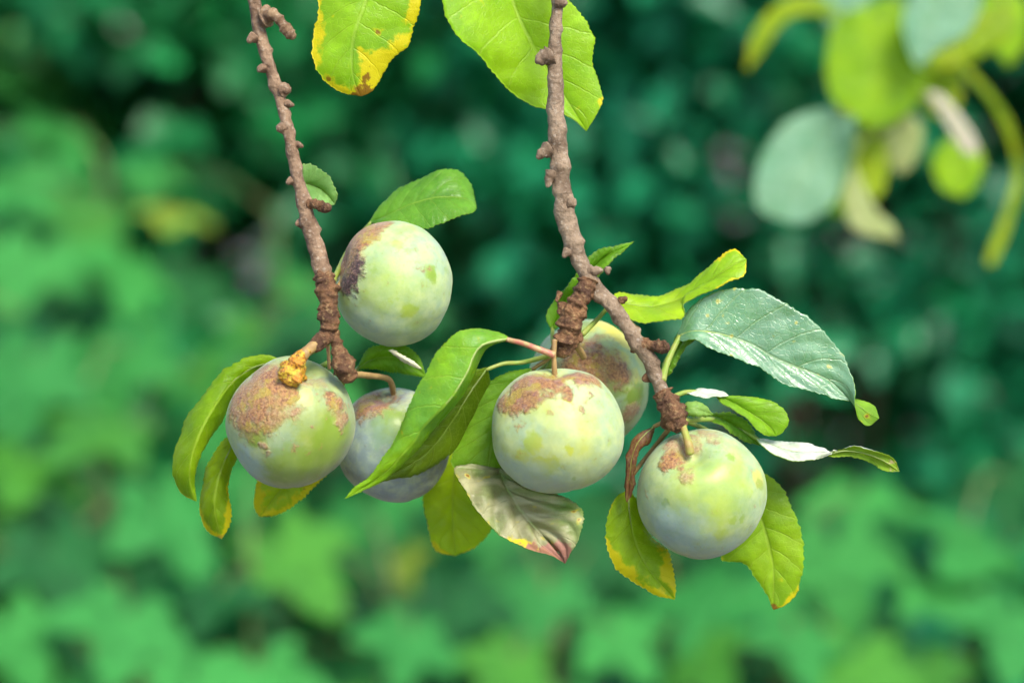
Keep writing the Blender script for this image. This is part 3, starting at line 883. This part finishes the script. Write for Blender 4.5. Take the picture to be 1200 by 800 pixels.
# yellow-green leaf hanging behind
leaf(RB, [(508, 545), (495, 574), (500, 614), (511, 644)], [(540, 525), (532, 560), (530, 605), (534, 651)], [(556, 560), (568, 590), (577, 616), (557, 640)],
     d=40, top=mt("yellow-green hanging leaf", seed=22, c1=(.42, .54, .015), c2=(.34, .48, .015), yel=.4, trans=.62), under=mt("yellow-green hanging underside", **UND, seed=22), seed=22, petiole=[(655, 412, -38), (600, 470, -6), (560, 505, 0)])
# curled silvery leaf below the middle plum
leaf(RB, [(552, 545, 2), (532, 550, 0), (541, 575, -4), (558, 597, -6), (577, 614, -7), (596, 631, -7), (615, 642, -6), (634, 648, -4)],
     [(584, 548, 6), (592, 570, 3), (610, 598), (632, 624), (650, 644), (662, 660)],
     [(620, 560, 6), (650, 575, 4), (674, 588, 1), (684, 606, -2), (680, 628, -3), (670, 646, -2)],
     d=2, top=mt("silvery curled leaf face", seed=23, c1=(.15, .25, .05), c2=(.20, .19, .08), pale=.25, ribpale=.8, palecol=(.42, .40, .22), yel=.34, spots=.5, tip=.22, tipcol=PINKISH, rough=.38, trans=.25, veins=6), under=mt("silvery leaf back", **UND, seed=23), seed=23, label="curled silvery leaf with a pinkish dead tip", teeth=40, quilt=2.6, veins=5, slope=2.2, camber=1.8, wave=1.3, petiole=[(648, 420, 2), (606, 500, 18), (588, 530, 14)])
# pair of hanging leaves below the right plum
leaf(RB, [(722, 582), (713, 600), (710, 630), (716, 655), (729, 672), (748, 686), (768, 697)], [(737, 572), (738, 605), (746, 640), (764, 672), (791, 702)], [(748, 590, 3), (762, 625, 5), (782, 645, 4), (787, 665, 2), (792, 686)],
     d=10, top=mt("left leaf under right plum", seed=24, trans=.62, c1=(.32, .45, .015), c2=(.24, .38, .015), yel=.66, tip=.05, tipcol=(.6, .28, .08)), under=mt("left leaf under right plum underside", **UND, seed=24), seed=24, petiole=[(790, 495, -16), (770, 520, 0), (742, 556, 0)], petmat=PETB, veins=6)
leaf(RB, [(890, 552), (899, 556), (916, 570), (929, 594), (938, 622), (941, 650), (939, 679), (932, 699), (917, 710)], [(866, 550), (882, 580), (896, 620), (906, 665), (906, 714)], [(846, 590), (850, 630), (846, 655), (872, 660), (888, 680), (900, 699)],
     d=20, top=mt("right leaf under right plum", seed=25, c1=(.26, .40, .015), c2=(.19, .34, .015), yel=.35, spots=.12, tip=.06), under=mt("right leaf under right plum underside", **UND, seed=25), seed=25, petiole=[(795, 490, -24), (830, 505, 0), (855, 530, 0)], veins=7)
leaf(RB, [(752, 508), (740, 526), (733, 550), (731, 575)], [(768, 498), (750, 515, -2), (741, 535, -2), (738, 560, -1), (735, 589)], [(762, 512), (751, 530), (745, 552), (742, 575)],
     d=2, top=mt("dried brown leaf", seed=26, c1=(.11, .04, .03), c2=(.06, .022, .018), trans=.12, rough=.5), under=mt("dried brown underside", c1=(.2, .09, .05), c2=(.12, .05, .03), under=True, seed=26, trans=.1), seed=26, label="shrivelled dark brown dead leaf", teeth=6, quilt=.3, wave=1.2, name="dry_leaf", rib=.4, petiole=[(784, 492, -6)], petmat=PETB)

# ------------------------------------------------------------------ plums


def cdir(x, y, z):
    return CX * x + CY * y - CZ * z


def plum_mat(name, cx, cy, r, patches, seed, bloom=0.62, blue=(0.29, 0.39, 0.27), skin=(0.30, 0.40, 0.035), skin2=(0.19, 0.30, 0.025), speck=0.3):
    """patches: (px, py, radius px, softness, kind, strength) as seen from the front; kind: rub, russet, dark, blue, yellow, purple"""
    n = NT(name)
    ob = n.obj()
    pos = n.vmath('NORMALIZE', ob, (0, 0, 0)).outputs[0]
    big = n.noise(ob, 75, 3, w=seed)
    mid = n.noise(ob, 230, 4, 0.6, w=seed + 1)
    fine = n.noise(ob, 1100, 4, 0.65, w=seed + 2)
    wob = n.math('MULTIPLY', n.math('SUBTRACT', n.noise(ob, 210, 5, 0.65, w=seed + 5), 0.5), 0.75)
    col = n.mix(n.step(big, 0.36, 0.62), skin, skin2)
    # waxy bloom, thinner in streaks and rubbed spots
    bl = n.math('MULTIPLY', n.step(n.math('ADD', n.math('MULTIPLY', big, 0.6), n.math('MULTIPLY', mid, 0.4)), 0.28, 0.56), bloom)
    bl = n.math('ADD', bl, 0.18)

    def warp(a1, a2):
        w = pos
        for sc, am, k in ((120, a1, 11), (420, a2, 17)):
            t = n.t.nodes.new("ShaderNodeTexNoise")
            t.noise_dimensions = '4D'
            t.inputs["W"].default_value = seed * 3.7 + k
            t.inputs["Scale"].default_value = sc
            t.inputs["Detail"].default_value = 3
            n.link(ob, t.inputs["Vector"])
            c = n.vmath('SUBTRACT', t.outputs["Color"], (0.5, 0.5, 0.5)).outputs[0]
            w = n.vmath('ADD', w, n.vmath('MULTIPLY', c, (am, am, am)).outputs[0]).outputs[0]
        return w
    pos_big, pos_small = warp(0.60, 0.34), warp(0.24, 0.22)
    rus = None
    stack = []
    for (px, py, rad, soft, kind, st) in patches:
        dx, dy = (px - cx) / r, (cy - py) / r
        q = min(0.98, dx * dx + dy * dy)
        v = cdir(dx, dy, math.sqrt(1 - q))
        v = v / np.linalg.norm(v)
        dist = n.vmath('DISTANCE', pos_big if rad > 13 else pos_small, tuple(float(a) for a in v)).outputs["Value"]
        dd = n.math('ADD', dist, n.math('MULTIPLY', wob, min(0.6, rad / r * 1.4)))
        m = n.math('MULTIPLY', n.step(dd, rad / r * (1 + soft * (1.5 if kind in ('russet', 'dark', 'tan') else .7)), rad / r * (1 - soft * (1.2 if kind in ('russet', 'dark', 'tan') else .7))), st)
        stack.append((kind, m))
    grain = n.noise(ob, 420, 5, 0.7, w=seed + 8)
    bl = n.math('MULTIPLY', bl, n.step(grain, 0.30, 0.50, 0.62, 1.0))
    scuff = n.step(n.noise(ob, 150, 6, 0.7, w=seed + 12), 0.56, 0.68)
    bl = n.math('MULTIPLY', bl, n.math('SUBTRACT', 1.0, n.math('MULTIPLY', scuff, 0.55)))
    for kind, m in stack:
        if kind == 'rub':
            bl = n.math('MULTIPLY', bl, n.math('SUBTRACT', 1.0, m))
        if kind == 'yellow':
            col = n.mix(m, col, (0.52, 0.46, 0.04))
            bl = n.math('MULTIPLY', bl, n.math('SUBTRACT', 1.0, n.math('MULTIPLY', m, 0.6)))
        if kind == 'purple':
            col = n.mix(m, col, (0.20, 0.08, 0.09))
        if kind == 'green':
            col = n.mix(m, col, (0.17, 0.27, 0.015))
            bl = n.math('MULTIPLY', bl, n.math('SUBTRACT', 1.0, n.math('MULTIPLY', m, 0.9)))
    col = n.mix(n.math('MINIMUM', bl, 0.9), col, n.mix(n.step(mid, 0.35, 0.7), blue, (0.43, 0.50, 0.24)))
    for kind, m in stack:
        if kind == 'blue':
            col = n.mix(n.math('MULTIPLY', m, 0.6), col, (0.24, 0.36, 0.42))
    # freckles
    fr = n.step(n.voro(ob, 420), 0.14, 0.08)
    col = n.mix(n.math('MULTIPLY', fr, speck), col, (0.30, 0.40, 0.04))
    rough_m = None
    for kind, m in stack:
        if kind in ('russet', 'dark', 'tan'):
            cell = n.voro(ob, 520)
            thr = n.math('MULTIPLY_ADD', n.math('ADD', n.math('MULTIPLY', mid, 0.6), n.math('MULTIPLY', grain, 0.4)), 2.4, -0.7)
            mm = n.step(n.math('SUBTRACT', m, thr), -0.34, 0.44)
            if kind != 'dark':
                col = n.mix(n.math('MULTIPLY', n.step(m, 0.02, 0.6), 0.42), col, (0.30, 0.24, 0.05))
            if kind == 'russet':
                c = n.mix(n.step(fine, 0.36, 0.60), (0.15, 0.055, 0.025), (0.36, 0.18, 0.065))
                c = n.mix(n.math('MULTIPLY', n.step(mid, 0.50, 0.62), .75), c, (0.27, 0.125, 0.11))
                c = n.mix(n.math('MULTIPLY', n.step(n.noise(ob, 170, 4, 0.6, w=seed + 21), 0.52, 0.60), 0.8), c, (0.34, 0.25, 0.025))
                c = n.mix(n.math('MULTIPLY', n.step(cell, 0.24, 0.10), .8), c, (0.44, 0.27, 0.13))
            elif kind == 'tan':
                c = n.mix(n.step(fine, 0.4, 0.62), (0.28, 0.14, 0.07), (0.42, 0.30, 0.16))
            else:
                c = n.mix(n.step(fine, 0.42, 0.66), (0.035, 0.018, 0.018), (0.18, 0.10, 0.08))
            col = n.mix(mm, col, c)
            rough_m = mm if rough_m is None else n.math('MAXIMUM', rough_m, mm)
    h = n.math('MULTIPLY', fine, 0.10)
    if rough_m is not None:
        h = n.math('ADD', h, n.math('MULTIPLY', rough_m, n.math('ADD', fine, n.math('MULTIPLY', mid, 0.9))))
    n.set(color=col, rough=n.math('ADD', n.math('MULTIPLY', bl, 0.25), 0.34), spec=0.4, normal=n.bump(h, 0.0007, 0.85), sss=0.35)
    n.b.inputs["Subsurface Radius"].default_value = (0.006, 0.007, 0.002)
    n.b.inputs["Subsurface Scale"].default_value = 0.7
    n.b.inputs["Sheen Weight"].default_value = 0.12
    n.b.inputs["Sheen Roughness"].default_value = 0.5
    return n.m


def plum(cx, cy, rpx, d, axis, label, patches, seed, stalk, stalkmat=PETB, sr=(3.0, 2.6, 3.6), squash=1.0, suture=0.4, sdepth=0.028, wide=1.0, rmat=None, **kw):
    C = P(cx, cy, d)
    R = rpx * MM(d)
    t = thing("plum", C, label, "plum", "plums hanging from the two twigs")
    ax = nz(cdir(*axis))
    s1 = nz(np.cross(ax, CX + 0.3 * CZ))
    s2 = np.cross(ax, s1)
    nt_, npi = 72, 96
    sv = cdir(suture, 0, 0.8)
    sphi = math.atan2(np.dot(sv, s2), np.dot(sv, s1))
    V = []
    for i in range(nt_ + 1):
        th = math.pi * i / nt_
        for j in range(npi):
            ph = 2 * math.pi * j / npi
            r = 1 - 0.17 * math.exp(-(th / 0.26) ** 2) - 0.04 * math.exp(-((math.pi - th) / 0.3) ** 2)
            r += 0.03 * math.exp(-((th - 0.55) / 0.3) ** 2)
            dphi = (ph - sphi + math.pi) % (2 * math.pi) - math.pi
            r -= sdepth * math.exp(-(dphi / 0.14) ** 2) * math.sin(th) ** 0.7
            dv = s1 * math.sin(th) * math.cos(ph) + s2 * math.sin(th) * math.sin(ph) + ax * math.cos(th)
            r += 0.045 * n3(dv, 1.3, seed) + 0.012 * n3(dv, 3.2, seed) + 0.002 * n3(dv, 14, seed)
            p = dv * r * R
            # overall height to width as in the photograph
            p = p + CY * np.dot(p, CY) * (squash - 1) + CX * np.dot(p, CX) * (wide - 1)
            V.append(C + p)
    F = []
    for i in range(nt_):
        for j in range(npi):
            k = (j + 1) % npi
            F.append((i * npi + j, (i + 1) * npi + j, (i + 1) * npi + k, i * npi + k))
    mat = plum_mat("plum skin %d" % seed, cx, cy, rpx, patches, seed, **kw)
    mesh_obj("fruit", V, F, mat, t, origin=C)
    if stalk:
        pts = [P(*q) for q in stalk]
        tube("stalk", pts, [x * MM(d) for x in sr], stalkmat, t, seg=12, rings=30, rough=.12, rscale=500)
    return t


plum(463, 333, 69.5, 9, (-0.93, 0.30, 0.20), "round pale green plum with dark scabbed patch where it touches the left twig", [
    (414, 288, 36, .3, 'russet', 1), (436, 270, 22, .4, 'russet', .95), (410, 316, 25, .3, 'dark', 1), (402, 300, 30, .4, 'russet', .9), (445, 262, 12, .5, 'tan', .8),
    (507, 322, 9, .5, 'rub', .95), (508, 328, 6, .5, 'green', .7), (482, 365, 10, .5, 'rub', .8), (470, 288, 8, .6, 'rub', .5), (405, 350, 9, .5, 'rub', .7),
    (465, 325, 36, .9, 'rub', .45), (430, 390, 40, .8, 'blue', .5), (515, 285, 26, .8, 'blue', .3)], 1,
    [(384, 352, -4), (393, 342, 0), (402, 328, 4)], squash=1.06, wide=.99, suture=-1.2, sdepth=.008, bloom=.66)
plum(341, 496, 75.5, 2, (0.36, 0.86, 0.34), "mottled plum with orange gummy lump under its stalk and purplish rough top", [
    (306, 462, 44, .35, 'russet', .9), (330, 446, 24, .35, 'russet', .85), (283, 470, 24, .4, 'russet', .7), (345, 475, 14, .6, 'tan', .5), (370, 440, 22, .4, 'tan', .5), (398, 474, 15, .5, 'russet', .8), (402, 492, 10, .5, 'tan', .7),
    (304, 506, 19, .4, 'green', 1), (275, 480, 12, .5, 'green', .8), (345, 462, 12, .5, 'russet', .7), (313, 520, 8, .4, 'tan', .8), (330, 498, 6, .5, 'rub', .9), (364, 463, 9, .5, 'yellow', .8), (395, 520, 36, .45, 'green', .85), (350, 545, 34, .5, 'green', .8), (375, 500, 30, .6, 'rub', .6),
    (295, 545, 26, .6, 'blue', .7), (335, 510, 20, .6, 'blue', .25)], 2,
    [(372, 402, -8), (358, 413, -12), (352, 422, -12)], sr=(6.5, 6, 7), squash=.99, suture=.75, bloom=.42, skin=(.24, .29, .025), skin2=(.15, .20, .018))
plum(462, 522, 66, 26, (-0.1, 0.9, 0.35), "bluish plum half hidden behind the long arching leaf", [
    (438, 468, 26, .4, 'russet', 1), (470, 462, 16, .5, 'purple', .8), (462, 500, 26, .5, 'green', .9), (425, 520, 40, .6, 'blue', .7), (460, 570, 40, .6, 'blue', .5), (432, 487, 12, .5, 'purple', .6)], 3,
    [(408, 438, -7), (432, 440, 4), (456, 445, 16), (462, 466, 26)], sr=(4, 3.4, 3.6), bloom=.7, blue=(.20, .24, .25), skin=(.20, .22, .05), skin2=(.13, .17, .04))
plum(653, 505, 77, -4, (-0.04, 0.97, 0.22), "large pale plum in the middle with an orange-brown rough cap", [
    (612, 458, 26, .3, 'russet', .95), (590, 470, 14, .4, 'russet', .8), (640, 440, 30, .28, 'russet', .95), (676, 442, 18, .35, 'russet', .9), (697, 446, 12, .4, 'russet', .8), (663, 460, 9, .4, 'russet', .7), (690, 462, 5, .4, 'russet', .8), (600, 486, 10, .6, 'purple', .4),
    (662, 474, 10, .4, 'yellow', .9), (680, 476, 5, .5, 'tan', .8), (665, 522, 6, .4, 'rub', .9), (622, 515, 13, .5, 'rub', .85), (640, 542, 16, .4, 'rub', .85), (595, 478, 8, .5, 'yellow', .8), (612, 530, 10, .5, 'rub', .7), (580, 515, 5, .4, 'green', .7), (672, 560, 4, .5, 'green', .6),
    (660, 495, 34, .9, 'yellow', .25), (630, 565, 34, .7, 'blue', .6), (590, 540, 20, .6, 'blue', .4)], 4,
    [(650, 398, -6), (649, 416, -6), (650, 436, -5), (651, 443, -4)], stalkmat=PETB, sr=(3.4, 3.0, 3.8), squash=.96, wide=1.02, suture=.45, bloom=.64, skin=(.38, .43, .05), skin2=(.28, .37, .04))
plum(688, 452, 72, 34, (-0.1, 0.85, 0.5), "scabby brown and yellow plum tucked behind the middle one", [
    (688, 425, 36, .4, 'russet', .85), (722, 436, 20, .5, 'russet', .75), (728, 395, 24, .3, 'yellow', .95), (710, 385, 18, .4, 'yellow', .9), (748, 415, 16, .4, 'yellow', .8), (742, 465, 18, .4, 'green', 1), (728, 420, 12, .5, 'yellow', .9), (715, 455, 16, .5, 'green', .7), (738, 482, 13, .4, 'tan', .7), (735, 510, 14, .4, 'green', .8), (745, 440, 10, .5, 'yellow', .7), (640, 430, 30, .6, 'blue', .5)], 5,
    [(672, 396, -2), (678, 408, 3), (684, 418, 8)], sr=(4.5, 3.8, 4), squash=1.03, bloom=.6)
plum(822, 578, 75.5, 2, (-0.17, 0.66, 0.73), "smooth pale green plum at the end of the right twig", [
    (795, 522, 22, .4, 'tan', .8), (782, 540, 15, .35, 'russet', .85), (800, 555, 9, .5, 'tan', .6), (830, 508, 14, .5, 'tan', .5), (885, 558, 12, .4, 'yellow', .9), (888, 566, 8, .4, 'green', .7), (777, 584, 5, .4, 'green', .8), (848, 534, 4, .4, 'green', .7), (850, 605, 5, .5, 'rub', .7), (862, 603, 4, .5, 'rub', .7), (840, 620, 8, .6, 'rub', .6),
    (835, 570, 42, .9, 'rub', .65), (790, 620, 36, .7, 'blue', .75), (850, 640, 30, .7, 'blue', .5)], 6,
    [(796, 488, -6), (802, 504, -9), (807, 520, -12), (809, 531, -12)], stalkmat=plain_mat("green fruit stalk", (.26, .30, .05), (.30, .20, .06), 300, .5), sr=(5, 4, 5.5), squash=1.015, suture=-.9, bloom=.62)


# orange gum on the mottled plum
GUM_n = NT("orange gum")
_o = GUM_n.obj()
_a = GUM_n.noise(_o, 330, 4, 0.6)
_b = GUM_n.noise(_o, 1000, 3, 0.6)
_c = GUM_n.mix(GUM_n.step(_a, 0.4, 0.6), (0.48, 0.20, 0.015), (0.52, 0.37, 0.03))
_c = GUM_n.mix(GUM_n.step(_b, 0.50, 0.36), _c, (0.20, 0.06, 0.015))
GUM_n.set(color=_c, rough=0.5, spec=0.4, normal=GUM_n.bump(_b, 0.0008), sss=0.1)
GUM_n.b.inputs["Subsurface Radius"].default_value = (0.003, 0.002, 0.001)
gum_parent = bpy.data.objects["plum.001"]
tube("gum", [P(*q) for q in ((361, 410, -12), (352, 420, -13), (344, 432, -13), (338, 445, -12))], [x * k0 for x in (4.5, 7, 10, 14, 18, 15)], GUM_n.m, gum_parent, seg=30, rings=50, rough=0.45, rscale=420, seed=3)

# ------------------------------------------------------------------ blurred sprig behind, upper right
SB = thing("leafy_sprig", PD(1075, -90, 1.275), "out-of-focus sprig of yellowing and pale leaves apart from the fruit", "branch")
SD = 520.0
ks = MM(SD)
tube("twig", [P(*q, SD) for q in ((1085, -110), (1078, -40), (1070, 20), (1062, 70), (1060, 120), (1050, 150))], [r * ks for r in (7, 6, 5, 5, 4, 3)], BARK_R, SB, seg=12, rings=60, rough=.15, seed=31, rfun=ringy(8, .2))
SY = mt("blurred yellow-green leaf", seed=31, c1=(.30, .48, .012), c2=(.20, .38, .012), yel=.2)
SO = mt("blurred olive leaf", seed=32, c1=(.34, .42, .02), c2=(.2, .32, .02), yel=.5, spots=.1)
ST = mt("blurred blue-green leaf", seed=33, c1=(.12, .31, .16), c2=(.10, .27, .10), rough=.25, pale=.3, palecol=(.35, .52, .45), trans=.3)
SP_ = mt("blurred pale dry leaf", seed=34, c1=(.36, .40, .16), c2=(.30, .36, .12), yel=.2, trans=.3)
SW = mt("blurred sunlight-painted leaf", seed=35, c1=(.50, .44, .34), c2=(.42, .40, .28), trans=.2)  # whitish colour imitates sun striking this strip of leaf
SU = mt("blurred leaf underside", **UND, seed=36)


def sleaf(L, M, R, m, dd=0, pet=None, seed=0, **k):
    leaf(SB, L, M, R, d=SD + dd, top=m, under=SU, seed=seed, nu=60, nv=12, petiole=pet, pr=1.1, teeth=24, serr=.8, quilt=.6, **k)


sleaf([(985, 20), (970, 50), (968, 88), (980, 122)], [(1045, -5), (1025, 50), (1020, 100), (1018, 150)], [(1075, 20), (1092, 55), (1084, 105), (1052, 142)], SY, -20, [(1070, 20, 20), (1060, 0, 0)], 51)
sleaf([(1066, 0), (1058, 30), (1066, 62)], [(1110, -40), (1095, 10), (1086, 45), (1076, 80)], [(1150, -10), (1138, 34), (1100, 60)], ST, -40, [(1074, -40, 40)], 52)
sleaf([(1096, 45), (1080, 70), (1092, 85)], [(1180, 0), (1140, 45), (1090, 80)], [(1190, 30), (1165, 58), (1120, 78)], SO, 10, [(1075, -20, -10), (1130, -40, 0)], 53, face='top')
sleaf([(950, 130), (915, 148), (892, 185), (884, 222), (894, 248)], [(1000, 120, -10), (965, 170), (940, 215), (928, 262)], [(1002, 160, -10), (994, 200), (975, 240), (950, 258)], ST, -10, [(1060, 110, 10), (1030, 110, 0)], 54)
sleaf([(1000, 160), (1004, 190), (1012, 220)], [(1012, 140), (1018, 180), (1026, 236)], [(1032, 155), (1040, 190), (1036, 222)], SO, 0, [(1050, 140, 0), (1030, 135)], 55)
sleaf([(1030, 150), (1040, 175), (1044, 195)], [(1056, 132), (1058, 165), (1056, 205)], [(1076, 140), (1082, 160), (1072, 190)], SP_, 20, [(1060, 118, -20)], 56)
sleaf([(990, 220), (990, 250), (1008, 272)], [(1000, 190), (1006, 235), (1024, 265), (1054, 282)], [(1012, 215), (1026, 245), (1044, 262)], SP_, -15, [(1050, 148, 15), (1010, 165)], 57)
sleaf([(1094, 122), (1110, 150), (1128, 176)], [(1084, 108), (1110, 138), (1128, 160), (1146, 182)], [(1100, 110), (1124, 132), (1144, 164)], SW, -25, [(1062, 90, 25)], 58)
sleaf([(1096, 175), (1092, 195), (1104, 222)], [(1118, 160), (1120, 195), (1128, 232)], [(1146, 170), (1152, 198), (1144, 220)], SY, 20, [(1062, 100, -20), (1100, 130)], 59)
sleaf([(1130, 85), (1160, 122), (1181, 165), (1188, 205), (1175, 252), (1156, 300)], [(1110, 60), (1148, 98), (1180, 145), (1194, 200), (1180, 255), (1160, 312)], [(1146, 90), (1182, 138), (1199, 200), (1186, 260), (1168, 304)], SO, 10, [(1068, 30, -10), (1090, 45)], 60)
sleaf([(975, 22), (940, 18), (914, 32), (896, 58)], [(1000, 30), (968, 12), (936, 8), (908, 24), (888, 54), (874, 84)], [(970, 2), (936, -6), (902, 12), (880, 46)], SO, 15, [(1072, 10, -15), (1040, 20)], 61)
sleaf([(1075, 85), (1078, 110), (1090, 132)], [(1098, 62), (1100, 95), (1106, 140)], [(1122, 78), (1128, 104), (1120, 130)], SO, 30, [(1066, 50, -30)], 62)
sleaf([(925, 165), (930, 205), (950, 240)], [(958, 140), (965, 195), (985, 252)], [(988, 160), (1004, 200), (1002, 236)], SY, 45, [(1056, 128, -45), (1000, 128)], 63)
sleaf([(1140, 10), (1150, 40), (1168, 62)], [(1168, -20), (1176, 25), (1182, 78)], [(1200, 0), (1206, 35), (1196, 62)], SY, 60, [(1080, -50, -60)], 64)
sleaf([(972, -30), (960, 0), (968, 30)], [(1010, -60), (995, -15), (985, 45)], [(1030, -30), (1022, 5), (1004, 32)], ST, 30, [(1078, -50, -30)], 65)
